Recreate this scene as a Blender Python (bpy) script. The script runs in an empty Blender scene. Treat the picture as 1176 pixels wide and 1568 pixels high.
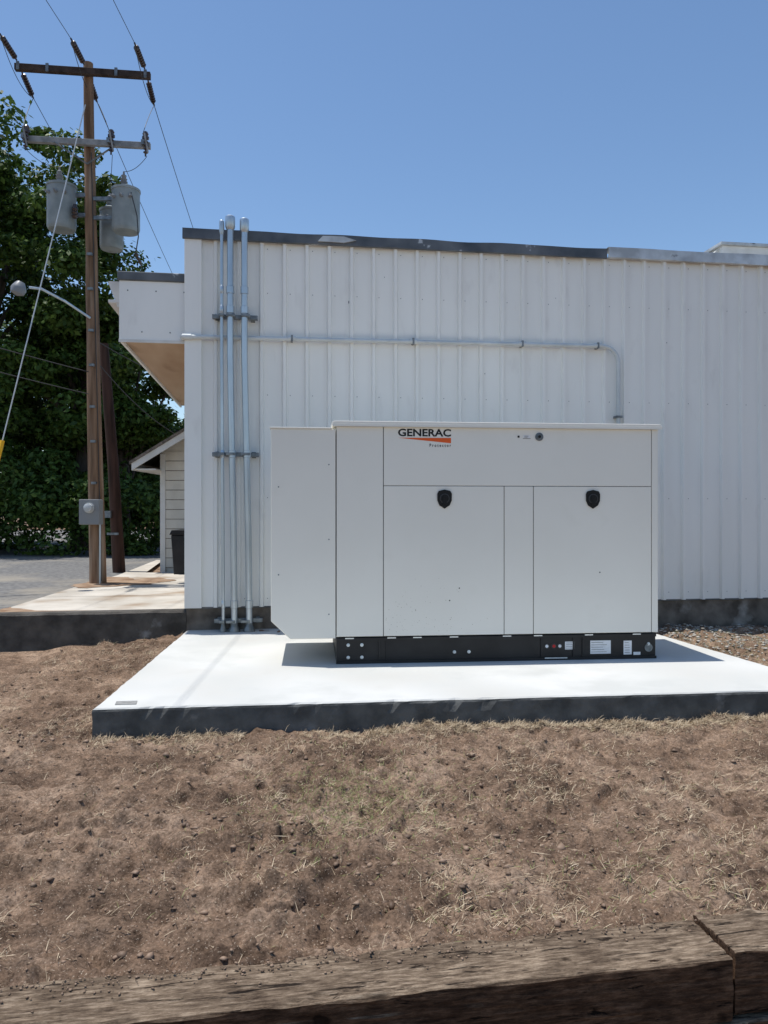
import bpy, bmesh, math, random
import numpy as np
from mathutils import Vector, Matrix
random.seed(7); rng=np.random.default_rng(11)
S=bpy.context.scene
COL=S.collection

# ------------------------------------------------------------------ materials
def mat(name,c1,c2=None,scale=5,rough=.7,metal=0,bump=0,bscale=40,bdist=.01,detail=6,stretch=None,spec=.3,c3=None,scale3=1,f3=(.5,.7),lo=.35,hi=.65,coord='Object'):
    m=bpy.data.materials.new(name); m.use_nodes=True; nt=m.node_tree; N=nt.nodes; L=nt.links
    b=N['Principled BSDF']; b.inputs['Roughness'].default_value=rough; b.inputs['Metallic'].default_value=metal
    b.inputs['Specular IOR Level'].default_value=spec
    tc=N.new('ShaderNodeTexCoord'); mp=N.new('ShaderNodeMapping'); L.new(tc.outputs[coord],mp.inputs[0])
    if stretch: mp.inputs['Scale'].default_value=stretch
    vec=mp.outputs[0]
    if c2 is None: b.inputs['Base Color'].default_value=(*c1,1)
    else:
        n=N.new('ShaderNodeTexNoise'); n.inputs['Scale'].default_value=scale; n.inputs['Detail'].default_value=detail; L.new(vec,n.inputs['Vector'])
        r=N.new('ShaderNodeValToRGB'); r.color_ramp.elements[0].position=lo; r.color_ramp.elements[1].position=hi
        r.color_ramp.elements[0].color=(*c1,1); r.color_ramp.elements[1].color=(*c2,1); L.new(n.outputs[0],r.inputs[0])
        out=r.outputs[0]
        if c3:
            n3=N.new('ShaderNodeTexNoise'); n3.inputs['Scale'].default_value=scale3; n3.inputs['Detail'].default_value=8; L.new(vec,n3.inputs['Vector'])
            r3=N.new('ShaderNodeValToRGB'); r3.color_ramp.elements[0].position=f3[0]; r3.color_ramp.elements[1].position=f3[1]; L.new(n3.outputs[0],r3.inputs[0])
            mx=N.new('ShaderNodeMix'); mx.data_type='RGBA'; L.new(r3.outputs[0],mx.inputs['Factor']); L.new(out,mx.inputs[6]); mx.inputs[7].default_value=(*c3,1); out=mx.outputs[2]
        L.new(out,b.inputs['Base Color'])
    if bump:
        nb=N.new('ShaderNodeTexNoise'); nb.inputs['Scale'].default_value=bscale; nb.inputs['Detail'].default_value=8; nb.inputs['Roughness'].default_value=.65; L.new(vec,nb.inputs['Vector'])
        bp=N.new('ShaderNodeBump'); bp.inputs['Strength'].default_value=bump; bp.inputs['Distance'].default_value=bdist; L.new(nb.outputs[0],bp.inputs['Height']); L.new(bp.outputs[0],b.inputs['Normal'])
    return m

M={}
M['siding']=mat('painted_siding',(.80,.80,.765),(.85,.85,.815),scale=1.2,rough=.45,spec=.4,stretch=(1.5,1.5,.5),c3=(.70,.69,.66),scale3=5,f3=(.60,.9))
M['flash']=mat('dark_flashing',(.07,.08,.09),(.16,.17,.18),scale=3,rough=.5,metal=.2,c3=(.45,.47,.48),scale3=6,f3=(.66,.70))
M['flash_lt']=mat('galv_flashing',(.40,.41,.41),(.62,.64,.64),scale=6,rough=.45,metal=.3,c3=(.1,.1,.1),scale3=5,f3=(.62,.68),bump=.4,bscale=8)
M['found']=mat('old_foundation',(.08,.068,.056),(.20,.175,.15),scale=5,rough=.95,bump=.6,bscale=30,c3=(.36,.34,.31),scale3=3,f3=(.58,.72))
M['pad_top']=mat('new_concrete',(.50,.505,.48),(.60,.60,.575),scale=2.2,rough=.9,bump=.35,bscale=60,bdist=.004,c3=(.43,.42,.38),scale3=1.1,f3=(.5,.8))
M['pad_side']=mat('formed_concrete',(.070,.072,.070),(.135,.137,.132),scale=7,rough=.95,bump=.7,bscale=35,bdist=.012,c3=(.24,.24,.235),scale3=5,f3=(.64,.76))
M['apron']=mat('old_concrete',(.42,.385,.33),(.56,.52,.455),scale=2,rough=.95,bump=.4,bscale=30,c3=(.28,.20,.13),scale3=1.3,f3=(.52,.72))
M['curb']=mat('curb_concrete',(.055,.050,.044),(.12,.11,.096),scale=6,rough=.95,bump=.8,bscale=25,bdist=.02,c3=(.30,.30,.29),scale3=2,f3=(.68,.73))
M['asphalt']=mat('asphalt',(.11,.11,.11),(.21,.205,.195),scale=14,rough=.95,bump=.5,bscale=60,c3=(.30,.27,.22),scale3=.7,f3=(.5,.7))
M['gen']=mat('enclosure_paint',(.80,.77,.69),(.83,.80,.72),scale=1.5,rough=.42,spec=.4,c3=(.765,.735,.65),scale3=3,f3=(.6,.85),bump=.04,bscale=3)
M['gen_dark']=mat('enclosure_gap',(.06,.06,.058),rough=.9)
M['black']=mat('black_frame_paint',(.008,.008,.009),(.016,.016,.017),scale=6,rough=.5,spec=.4)
M['plastic']=mat('black_plastic',(.008,.008,.008),rough=.5,spec=.3)
M['plastic2']=mat('grey_plastic',(.045,.045,.045),rough=.5)
M['white']=mat('label_white',(.72,.72,.72),(.8,.8,.8),scale=30,rough=.5)
M['text']=mat('logo_black',(.012,.012,.012),rough=.5)
M['orange']=mat('logo_orange',(.80,.12,.02),rough=.5)
M['red']=mat('label_red',(.45,.02,.02),rough=.5)
M['steel']=mat('galvanised_conduit',(.42,.48,.53),(.56,.62,.66),scale=8,rough=.36,metal=.75,stretch=(1,1,.2))
M['steel_dk']=mat('strut_steel',(.14,.16,.17),(.26,.28,.29),scale=15,rough=.5,metal=.6)
M['pvc']=mat('painted_conduit',(.50,.54,.55),(.60,.64,.65),scale=5,rough=.45)
M['pole']=mat('pole_wood',(.12,.070,.040),(.30,.19,.12),scale=9,rough=.9,stretch=(1.5,1.5,.12),bump=.7,bscale=18,bdist=.02,c3=(.38,.30,.23),scale3=6,f3=(.55,.75))
M['pole_old']=mat('pole_wood_dark',(.03,.015,.01),(.08,.04,.028),scale=9,rough=.9,stretch=(1.5,1.5,.12),bump=.6,bscale=20)
M['arm']=mat('crossarm_wood',(.030,.022,.018),(.075,.055,.045),scale=8,rough=.9)
M['armgrey']=mat('crossarm_fibreglass',(.20,.21,.21),(.32,.33,.33),scale=8,rough=.7)
M['tank']=mat('transformer_paint',(.20,.235,.24),(.29,.32,.32),scale=5,rough=.5,c3=(.14,.14,.13),scale3=4,f3=(.6,.8))
M['porc']=mat('porcelain',(.035,.02,.018),(.06,.04,.03),scale=5,rough=.25,spec=.6)
M['porcgrey']=mat('grey_insulator',(.22,.23,.24),rough=.4)
M['wire']=mat('wire',(.05,.05,.05),rough=.6)
M['guy']=mat('guy_steel',(.6,.6,.58),rough=.45,metal=.4)
M['yellow']=mat('guard_yellow',(.8,.45,.02),rough=.5)
M['glass']=mat('meter_glass',(.45,.47,.48),rough=.1,spec=.8)
M['bark']=mat('bark',(.05,.04,.03),(.12,.10,.08),scale=8,rough=.95,stretch=(1,1,.2),bump=.8,bscale=15)
M['housewall']=mat('cream_siding',(.60,.57,.50),(.70,.67,.59),scale=3,rough=.7)
M['trim']=mat('white_trim',(.62,.61,.57),(.74,.73,.70),scale=4,rough=.6)
M['shingle']=mat('shingles',(.12,.10,.08),(.24,.20,.17),scale=20,rough=.95,bump=.5,bscale=40)
M['soffit']=mat('weathered_plywood',(.42,.28,.18),(.58,.43,.30),scale=2,rough=.9,stretch=(1,.25,1),c3=(.25,.15,.09),scale3=3,f3=(.55,.75))
M['bin']=mat('bin_plastic',(.01,.01,.012),(.02,.02,.022),scale=4,rough=.5)

def leafmat(name,a,b_,tr=.3):
    m=bpy.data.materials.new(name); m.use_nodes=True; nt=m.node_tree; N=nt.nodes; L=nt.links
    p=N['Principled BSDF']; p.inputs['Roughness'].default_value=.55; p.inputs['Specular IOR Level'].default_value=.25
    g=N.new('ShaderNodeNewGeometry'); r=N.new('ShaderNodeValToRGB'); r.color_ramp.elements[0].color=(*a,1); r.color_ramp.elements[1].color=(*b_,1)
    L.new(g.outputs['Random Per Island'],r.inputs[0]); L.new(r.outputs[0],p.inputs['Base Color'])
    if tr:
        t=N.new('ShaderNodeBsdfTranslucent'); L.new(r.outputs[0],t.inputs[0])
        mx=N.new('ShaderNodeMixShader'); mx.inputs[0].default_value=tr; L.new(p.outputs[0],mx.inputs[1]); L.new(t.outputs[0],mx.inputs[2])
        L.new(mx.outputs[0],N['Material Output'].inputs[0])
    return m
M['leaf']=leafmat('leaves',(.024,.055,.010),(.105,.175,.032),.22)
M['straw']=leafmat('straw',(.24,.17,.10),(.60,.49,.34),0)
M['grassg']=leafmat('grass_green',(.10,.13,.04),(.26,.27,.10),0)
M['clod']=leafmat('clods',(.11,.072,.048),(.29,.20,.14),0)
M['gravel']=leafmat('gravel',(.20,.18,.15),(.50,.46,.40),0)

# ------------------------------------------------------------------ helpers
def empty(name,loc=(0,0,0),rz=0,parent=None):
    o=bpy.data.objects.new(name,None); COL.objects.link(o); o.location=loc; o.rotation_euler=(0,0,rz); o.empty_display_size=.2
    if parent: o.parent=parent
    return o
def obj(name,verts,faces,m,parent=None,smooth=False,bevel=0,mats=None,mi=None):
    me=bpy.data.meshes.new(name); me.from_pydata([tuple(v) for v in verts],[],faces); me.update()
    for x in (mats or [m]): me.materials.append(x)
    if mi: 
        for p,i in zip(me.polygons,mi): p.material_index=i
    o=bpy.data.objects.new(name,me); COL.objects.link(o)
    if parent: o.parent=parent
    if smooth:
        for p in me.polygons: p.use_smooth=True
    if bevel:
        b=o.modifiers.new('b','BEVEL'); b.width=bevel; b.segments=2; b.limit_method='ANGLE'; b.angle_limit=math.radians(40)
    return o
def box(name,x0,x1,y0,y1,z0,z1,m,parent=None,bevel=0):
    v=[(x0,y0,z0),(x1,y0,z0),(x1,y1,z0),(x0,y1,z0),(x0,y0,z1),(x1,y0,z1),(x1,y1,z1),(x0,y1,z1)]
    f=[(0,3,2,1),(4,5,6,7),(0,1,5,4),(1,2,6,5),(2,3,7,6),(3,0,4,7)]
    return obj(name,v,f,m,parent,bevel=bevel)
def prism(name,pts,y0,y1,m,parent=None,bevel=0):
    n=len(pts); v=[(x,y0,z) for x,z in pts]+[(x,y1,z) for x,z in pts]
    f=[tuple(range(n)),tuple(range(2*n-1,n-1,-1))]+[(i,i+n,(i+1)%n+n,(i+1)%n) for i in range(n)]
    return obj(name,v,f,m,parent,bevel=bevel)
def tube(name,pts,rad,m,parent=None,seg=12,cap=True):
    pts=[Vector(p) for p in pts]; n=len(pts)
    rads=rad if isinstance(rad,(list,tuple)) else [rad]*n
    V=[];F=[]
    up=None
    for i,p in enumerate(pts):
        d=(pts[min(i+1,n-1)]-pts[max(i-1,0)])
        if d.length<1e-9: d=Vector((0,0,1))
        d.normalize()
        if up is None: up=Vector((0,0,1)) if abs(d.z)<.9 else Vector((1,0,0))
        a=d.cross(up); 
        if a.length<1e-5: a=d.cross(Vector((0,1,0)))
        a.normalize(); b=d.cross(a)
        for k in range(seg):
            t=2*math.pi*k/seg; V.append(p+(a*math.cos(t)+b*math.sin(t))*rads[i])
    for i in range(n-1):
        for k in range(seg):
            k2=(k+1)%seg; F.append((i*seg+k,i*seg+k2,(i+1)*seg+k2,(i+1)*seg+k))
    if cap: F.append(tuple(range(seg))[::-1]); F.append(tuple((n-1)*seg+k for k in range(seg)))
    o=obj(name,V,F,m,parent)
    for p in o.data.polygons: p.use_smooth = len(p.vertices)==4
    o.data.set_sharp_from_angle(angle=math.radians(50)) if hasattr(o.data,'set_sharp_from_angle') else None
    return o
def lathe(name,base,prof,m,parent=None,seg=16,axis=(0,0,1)):
    ax=Vector(axis).normalized(); base=Vector(base)
    a=ax.orthogonal().normalized(); b=ax.cross(a); V=[];F=[]
    for h,r in prof:
        for k in range(seg):
            t=2*math.pi*k/seg; V.append(base+ax*h+(a*math.cos(t)+b*math.sin(t))*r)
    n=len(prof)
    for i in range(n-1):
        for k in range(seg):
            k2=(k+1)%seg; F.append((i*seg+k,i*seg+k2,(i+1)*seg+k2,(i+1)*seg+k))
    F.append(tuple(range(seg))[::-1]); F.append(tuple((n-1)*seg+k for k in range(seg)))
    o=obj(name,V,F,m,parent)
    for p in o.data.polygons: p.use_smooth=len(p.vertices)==4
    if hasattr(o.data,'set_sharp_from_angle'): o.data.set_sharp_from_angle(angle=math.radians(40))
    return o
def npmesh(name,V,F,m,parent=None,smooth=False):
    me=bpy.data.meshes.new(name); V=np.asarray(V,dtype=np.float32); F=np.asarray(F,dtype=np.int32); k=F.shape[1]
    me.vertices.add(len(V)); me.vertices.foreach_set('co',V.ravel())
    me.loops.add(F.size); me.loops.foreach_set('vertex_index',F.ravel())
    me.polygons.add(len(F)); me.polygons.foreach_set('loop_start',np.arange(len(F),dtype=np.int32)*k)
    me.update(calc_edges=True); me.validate()
    me.materials.append(m)
    if smooth: me.polygons.foreach_set('use_smooth',np.ones(len(F),dtype=bool))
    o=bpy.data.objects.new(name,me); COL.objects.link(o)
    if parent: o.parent=parent
    return o
_tab=np.random.default_rng(5).random((256,256))
def vn(x,y,f,s=0):
    x=np.asarray(x)*f+s*17.3+1000; y=np.asarray(y)*f+s*9.1+1000
    xi=np.floor(x).astype(int); yi=np.floor(y).astype(int); fx=x-xi; fy=y-yi
    fx=fx*fx*(3-2*fx); fy=fy*fy*(3-2*fy)
    g=lambda a,b:_tab[a%256,b%256]
    return (g(xi,yi)*(1-fx)+g(xi+1,yi)*fx)*(1-fy)+(g(xi,yi+1)*(1-fx)+g(xi+1,yi+1)*fx)*fy-.5
def sm(a,b,x): 
    t=np.clip((x-a)/(b-a),0,1); return t*t*(3-2*t)

# ------------------------------------------------------------------ ground
PHI=math.atan(.14); CP,SP=math.cos(PHI),math.sin(PHI); BO=(-2.04,7.94)
TS=.17
def walld(x,y): return -(x-BO[0])*SP+(y-BO[1])*CP
def tline(x,y): return y-(2.305+TS*x)
def gh(x,y):
    x=np.asarray(x,float); y=np.asarray(y,float)
    z=np.zeros_like(x)
    z+=.05*sm(1.5,2.8,x)*sm(3.5,5.3,y)
    z+=.15*sm(-3.3,-2.1,x)*sm(6.2,7.8,y)*(1-sm(-1.2,-.5,x))
    z+=.05*sm(2.3,3.0,x)*sm(6,8,y)
    near=1-sm(9,14,np.hypot(x,y-3))
    u=.8*x+.6*y; v=-.6*x+.8*y
    r=.050*vn(x,y,1.1,1)+.040*vn(u,v,3,2)+.034*vn(u,v,6.5,3)+.030*vn(x,y,14,4)+.024*vn(u,v,31,5)
    lump=np.clip(vn(x,y,20,15)+.9*vn(u,v,4,16)-.12,0,1)*.07
    pit=-np.clip(vn(u,v,11,26)-.22,0,1)*.14
    rut=.022*np.sin((y-.1*x)*26+2*vn(x,y,1.5,6))*sm(.3,-.6,x)*sm(2.4,2.7,y)*(1-sm(3.3,3.8,y))
    r=(r+rut+lump+pit)*near
    z+=r-.015
    d=walld(x,y)
    z=z*(1-sm(.05,.25,d))+.29*sm(.05,.25,d)
    t=tline(x,y)
    fr=sm(.06,-.06,t)
    z=z*(1-fr)+(-.32+.3*r)*fr
    return z
PAD=[(-1.81,4.77),(3.20,5.32),(2.57,8.60),(-2.04,7.95)]
def grow(a,step,end):
    o=[a]; 
    while abs(o[-1]-end)>step*1.2 and abs(step)<abs(end-a)*2: 
        n=o[-1]+step
        if (step>0 and n>end) or (step<0 and n<end): break
        o.append(n); step*=1.35
    return o[1:]+[end]
xs=list(np.arange(-2.6,3.4,.012)); xs=grow(xs[0],-.02,-400)[::-1]+xs+grow(xs[-1],.02,400)
ys=list(np.arange(2.2,4.4,.010))+list(np.arange(4.4,5.6,.015)); ys+=list(np.arange(5.64,8.6,.04)); ys=grow(ys[0],-.04,-300)[::-1]+ys+grow(ys[-1],.06,600)
X,Y=np.meshgrid(np.array(xs),np.array(ys)); Z=gh(X,Y)
nx,ny=len(xs),len(ys)
V=np.stack([X.ravel(),Y.ravel(),Z.ravel()],1)
I=np.arange(nx*ny).reshape(ny,nx)
F=np.stack([I[:-1,:-1].ravel(),I[:-1,1:].ravel(),I[1:,1:].ravel(),I[1:,:-1].ravel()],1)
m=bpy.data.materials.new('dirt'); m.use_nodes=True; nt=m.node_tree; N=nt.nodes; L=nt.links
b=N['Principled BSDF']; b.inputs['Roughness'].default_value=1; b.inputs['Specular IOR Level'].default_value=.1
tc=N.new('ShaderNodeTexCoord')
def noise(s,d=8,r=.6):
    n=N.new('ShaderNodeTexNoise'); n.inputs['Scale'].default_value=s; n.inputs['Detail'].default_value=d; n.inputs['Roughness'].default_value=r; L.new(tc.outputs['Object'],n.inputs['Vector']); return n.outputs[0]
def ramp(src,els):
    r=N.new('ShaderNodeValToRGB')
    while len(r.color_ramp.elements)<len(els): r.color_ramp.elements.new(.5)
    for e,(p,c) in zip(r.color_ramp.elements,els): e.position=p; e.color=(*c,1)
    L.new(src,r.inputs[0]); return r.outputs[0]
def mix(f,a,c,mode='MIX'):
    x=N.new('ShaderNodeMix'); x.data_type='RGBA'; x.blend_type=mode
    if isinstance(f,float): x.inputs['Factor'].default_value=f
    else: L.new(f,x.inputs['Factor'])
    L.new(a,x.inputs[6])
    if isinstance(c,tuple): x.inputs[7].default_value=(*c,1)
    else: L.new(c,x.inputs[7])
    return x.outputs[2]
base=ramp(noise(1.9,12,.7),[(.34,(.095,.062,.043)),(.5,(.19,.128,.088)),(.66,(.32,.23,.165))])
mid=ramp(noise(13,8,.7),[(.33,(.50,.48,.46)),(.48,(1,1,1)),(.68,(1.35,1.33,1.30))])
fine=ramp(noise(75,4,.7),[(.3,(.40,.38,.36)),(.5,(1,1,1)),(.75,(1.6,1.6,1.6))])
c=mix(1.0,mix(1.0,base,mid,'MULTIPLY'),fine,'MULTIPLY')
fl=ramp(noise(130,3,.6),[(.62,(0,0,0)),(.68,(1,1,1))])
c=mix(fl,c,(.46,.37,.28))
L.new(c,b.inputs['Base Color'])
bp=N.new('ShaderNodeBump'); bp.inputs['Strength'].default_value=.9; bp.inputs['Distance'].default_value=.014
L.new(noise(60,8,.75),bp.inputs['Height']); L.new(bp.outputs[0],b.inputs['Normal'])
M['dirt']=m
npmesh('ground',V,F,M['dirt'],smooth=True)

def inpad(x,y,mar=0):
    r=np.ones_like(x,bool)
    for i in range(4):
        a=PAD[i]; c_=PAD[(i+1)%4]; dx,dy=c_[0]-a[0],c_[1]-a[1]; l=math.hypot(dx,dy)
        r&=((y-a[1])*dx-(x-a[0])*dy)/l > -mar
    return r
bm=bmesh.new(); bmesh.ops.create_icosphere(bm,subdivisions=1,radius=1); bv=np.array([v.co[:] for v in bm.verts]); bf=np.array([[v.index for v in f.verts] for f in bm.faces]); bm.free()
def stones(name,cx,cy,cz,sz,m_):
    n=len(cx)
    d=bv[None]*(1+rng.uniform(-.55,.55,(n,len(bv),1)))*sz[:,None,None]*np.stack([rng.uniform(.8,1.7,n),rng.uniform(.8,1.7,n),rng.uniform(.5,.9,n)],1)[:,None]
    d+=np.stack([cx,cy,cz],1)[:,None]
    npmesh(name,d.reshape(-1,3),(bf[None]+np.arange(n)[:,None,None]*len(bv)).reshape(-1,3),m_)
n=30000
cx=rng.uniform(-3.2,4.2,n); cy=1.9+(rng.random(n)**1.3)*6.0
ok=(~inpad(cx,cy,.0))&(walld(cx,cy)<-.05)&(tline(cx,cy)>.12)&(vn(cx,cy,2.5,8)+vn(cx,cy,9,9)+rng.uniform(-.4,.4,n)>-.05)
cx,cy=cx[ok],cy[ok]; n=len(cx)
sz=.002+.003*rng.random(n)+.010*rng.random(n)**5
sz[rng.random(n)<.006]*=1.5
cz=gh(cx,cy)
# crumbs of soil on top of the timber
k=900; qx=rng.uniform(-1.6,2.2,k); tt=.115-np.abs(rng.normal(0,.05,k)); qy=2.305+TS*qx+tt; okk=(tt>-.09)&(rng.random(k)<np.clip(.75-.35*qx,.15,1))
cx=np.concatenate([cx,qx[okk]]);cy=np.concatenate([cy,qy[okk]]);cz=np.concatenate([cz,np.full(okk.sum(),.029)]);sz=np.concatenate([sz,rng.uniform(.0012,.004,okk.sum())])
stones('dirt_clods',cx,cy,cz,sz,M['clod'])
n=9000; gx_=rng.uniform(2.6,6.5,n); gy_=rng.uniform(6.6,9.2,n); wd_=walld(gx_,gy_)
ok=(~inpad(gx_,gy_,.01))&(wd_<-.03)&(rng.random(n)<np.clip(1.15+wd_*.6,.1,1)); gx_,gy_=gx_[ok],gy_[ok]
stones('gravel',gx_,gy_,gh(gx_,gy_)+.002,rng.uniform(.005,.016,len(gx_)),M['gravel'])
def blades(name,cx,cy,ln,wd,m_,flat=.35,el=None):
    n=len(cx); az=rng.uniform(0,2*np.pi,n)
    if el is None: el=np.abs(rng.normal(flat,.35,n))
    dx=np.cos(az)*np.cos(el);dy=np.sin(az)*np.cos(el);dz=np.sin(el)
    px,py=-np.sin(az)*wd/2,np.cos(az)*wd/2
    z0=gh(cx,cy)+rng.uniform(0,.008,n)
    bend=rng.uniform(-.3,.3,n)*ln
    P=np.zeros((n,5,3))
    P[:,0]=np.stack([cx-px,cy-py,z0],1);P[:,1]=np.stack([cx+px,cy+py,z0],1)
    mx_=cx+dx*ln*.55;my_=cy+dy*ln*.55;mz=z0+dz*ln*.6
    P[:,2]=np.stack([mx_+px*.8,my_+py*.8,mz+wd*.4],1);P[:,3]=np.stack([mx_-px*.8,my_-py*.8,mz],1)
    P[:,4]=np.stack([cx+dx*ln-py/wd*2*bend,cy+dy*ln+px/wd*2*bend,z0+dz*ln*.75],1)
    o=np.arange(n)[:,None]*5
    T=np.concatenate([o+np.array([0,1,2]),o+np.array([0,2,3]),o+np.array([3,2,4])])
    return npmesh(name,P.reshape(-1,3),T,m_)
def scatter(n,dens,x=(-3.2,4.4),y=(2.0,8.0)):
    cx=rng.uniform(*x,n); cy=y[0]+(y[1]-y[0])*rng.random(n)**1.2
    ok=(rng.random(n)<dens(cx,cy))&(~inpad(cx,cy,.0))&(walld(cx,cy)<-.03)&(tline(cx,cy)>.11)
    return cx[ok],cy[ok]
bare=lambda x,y: 1-.6*sm(.2,-.7,x)*(1-sm(4.0,4.6,y))
tx,ty=scatter(7000,lambda x,y:np.clip(.03+2.4*vn(.8*x+.6*y,.8*y-.6*x,1.7,12)+2.0*vn(x,y,5,13)+.30*sm(-1,1.5,x)+.35*np.exp(-((x+.1)**2+(y-3.7)**2)/.3),0,1)*bare(x,y))
e2x=rng.uniform(-1.8,3.6,1900); e2y=4.95+.11*e2x-np.abs(rng.normal(0,.09,1900))-.01; okk=rng.random(1900)<np.clip(.40+1.9*vn(e2x,e2y,2.2,18)+.35*sm(-1,1.5,e2x),0,1)
tx=np.concatenate([tx,e2x[okk]]);ty=np.concatenate([ty,e2y[okk]])
k=rng.integers(6,26,len(tx)); rx=np.repeat(tx,k); ry=np.repeat(ty,k)
sp=np.repeat(rng.uniform(.008,.035,len(tx)),k); rx=rx+rng.normal(0,1,len(rx))*sp; ry=ry+rng.normal(0,1,len(ry))*sp
ok=(~inpad(rx,ry))&(tline(rx,ry)>.11)&(walld(rx,ry)<-.03); rx,ry=rx[ok],ry[ok]
sx,sy=scatter(26000,lambda x,y:np.clip(.25+1.4*vn(x,y,1.7,14)+1.0*vn(x,y,6,19),.03,1)*bare(x,y))
ax=np.concatenate([rx,sx]);ay=np.concatenate([ry,sy]); n=len(ax)
blades('dry_grass',ax,ay,.014+.065*rng.random(n)**2,rng.uniform(.0013,.0027,n),M['straw'],.33)
gx=np.concatenate([rng.normal(-.15,.25,2200),rng.normal(.9,.5,500)]);gy=np.concatenate([rng.normal(3.75,.32,2200),rng.normal(2.9,.3,500)])
g2x,g2y=scatter(4500,lambda x,y:np.clip(.10+1.8*vn(x,y,1.3,21),0,1))
hx=rng.uniform(3.0,6.5,7000);hy=rng.uniform(5.9,8.3,7000)
ax=np.concatenate([gx,g2x,hx]);ay=np.concatenate([gy,g2y,hy]); ok=(~inpad(ax,ay,.02))&(walld(ax,ay)<-.03)&(tline(ax,ay)>.11);ax,ay=ax[ok],ay[ok];n=len(ax)
blades('green_grass',ax,ay,rng.uniform(.015,.05,n),rng.uniform(.0014,.0028,n),M['grassg'],.5)

# ------------------------------------------------------------------ concrete pad
def padmesh():
    per=[]
    for i in range(4):
        a=Vector(PAD[i]);c_=Vector(PAD[(i+1)%4]);nn=110
        for k in range(nn):
            per.append(a.lerp(c_,k/nn))
    n=len(per);cen=Vector((.5,6.6))
    V=[];F=[];mi=[]
    chips={random.randrange(110):random.uniform(.008,.02) for _ in range(9)}
    lv=[(-.12,0,.006),(.10,0,.006),(.158,.000,.006),(.172,.006,.007),(.180,.02,.006)]
    for z,ins,j in lv:
        for q,p in enumerate(per):
            d=(cen-p).normalized(); w=float(vn(p.x,p.y,4,31))*j*1.2+float(vn(p.x,p.y,14,32+int(z*50)))*j*1.5
            if z>.15 and q in chips: w+=chips[q]
            V.append((p.x+d.x*(ins+w),p.y+d.y*(ins+w),z if z<.15 else z+(-.004 if (q in chips and z<.18) else 0)))
    for l in range(len(lv)-1):
        for k in range(n):
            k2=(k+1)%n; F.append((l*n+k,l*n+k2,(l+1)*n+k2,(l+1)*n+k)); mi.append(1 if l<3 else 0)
    F.append(tuple((len(lv)-1)*n+k for k in range(n))); mi.append(0)
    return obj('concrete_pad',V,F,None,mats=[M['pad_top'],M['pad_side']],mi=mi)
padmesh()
obj('drain_plate',[(-1.70,4.86,.184),(-1.57,4.874,.184),(-1.59,4.96,.184),(-1.72,4.945,.184),(-1.70,4.86,.179),(-1.57,4.874,.179),(-1.59,4.96,.179),(-1.72,4.945,.179)],[(0,1,2,3),(4,5,1,0),(5,6,2,1),(6,7,3,2),(7,4,0,3)],mat('plate_grey',(.22,.22,.21),(.3,.3,.29),scale=20,rough=.9))

# ------------------------------------------------------------------ metal building
B=empty('metal_building',(BO[0],BO[1],0),PHI)
W=13.0; D=5.0; ZB=.416; ZT=4.22
box('core',.02,W,.03,D,.0,4.18,M['siding'],B)
box('foundation',0,W,-.012,D+.02,-.2,ZB+.01,M['found'],B,bevel=.01)
pts=[(.02,-.025)]
x=.30; sp=.2345; i=0
while x<W-.1:
    h=.037
    pts+=[(x-.027,-.025),(x-.014,-.025-h),(x+.014,-.025-h),(x+.027,-.025)]
    x+=sp
pts.append((W,-.025))
V=[];F=[]
zs=list(np.linspace(ZB,ZT,9))
for z in zs:
    for j,(a,c_) in enumerate(pts): V.append((a+.004*float(vn(j//4*.37,z,.9,45)),c_+ .006*float(vn(a,z,1.2,44)),z))
n=len(pts)
for l in range(len(zs)-1):
    for k in range(n-1): F.append((l*n+k,l*n+k+1,(l+1)*n+k+1,(l+1)*n+k))
obj('front_siding',V,F,M['siding'],B)
box('siding_bottom_trim',.0,W,-.028,-.013,ZB-.012,ZB+.004,M['flash'],B)
box('corner_trim',-.012,.16,-.068,.02,ZB-.004,ZT+.0,M['siding'],B,bevel=.004)
box('corner_trim_side',-.016,.0,.02,D,ZB,ZT,M['siding'],B)
def flashing(name,a,c_,z0,z1,y,m_,amp,sd):
    xs_=np.arange(a,c_,.12); V=[];F=[]
    for q,xx in enumerate(xs_):
        w=amp*float(vn(xx,0,2.3,sd)); w2=amp*float(vn(xx,3,5,sd))
        V+=[(xx,y-.008+w2*.4,z0+w2*.6),(xx,y+w*.2,z1+w),(xx,y+.25,z1+.012+w*.6),(xx,y+.02,z0-.005)]
    for q in range(len(xs_)-1):
        o=q*4
        F+=[(o,o+4,o+5,o+1),(o+1,o+5,o+6,o+2),(o+3,o+7,o+4,o)]
    F+=[(0,1,3)]
    return obj(name,V,F,m_,B)
flashing('roof_flashing_dark',-.03,4.62,4.20,4.305,-.085,M['flash'],.022,51)
flashing('roof_flashing_galvanised',4.55,W,4.205,4.315,-.092,M['flash_lt'],.028,52)
prism('flashing_patch',[(1.35,4.225),(1.62,4.22),(1.75,4.25),(1.62,4.285),(1.40,4.28)],-.112,-.095,M['flash_lt'],B)
box('roof_deck',0,W,.15,D,4.18,4.29,M['flash_lt'],B)
V=[];F=[]
for zz in (.50,1.55,2.62,3.68,4.14):
    x=.30
    while x<6.6:
        o=len(V); xx=x+.06; 
        for k in range(6): V.append((xx+.005*math.cos(k*math.pi/3),-.034,zz+.005*math.sin(k*math.pi/3)))
        F.append(tuple(range(o,o+6))[::-1]); x+=sp
for xx,zz,r in ((1.62,3.62,.016),(3.1,2.9,.008),(2.0,3.9,.007),(5.2,3.3,.008),(3.9,3.75,.006)):
    o=len(V)
    for k in range(6): V.append((xx+.06+r*.5*math.cos(k*math.pi/3),-.0345,zz+r*math.sin(k*math.pi/3)))
    F.append(tuple(range(o,o+6))[::-1])
obj('siding_screws',V,F,M['steel_dk'],B)
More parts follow.
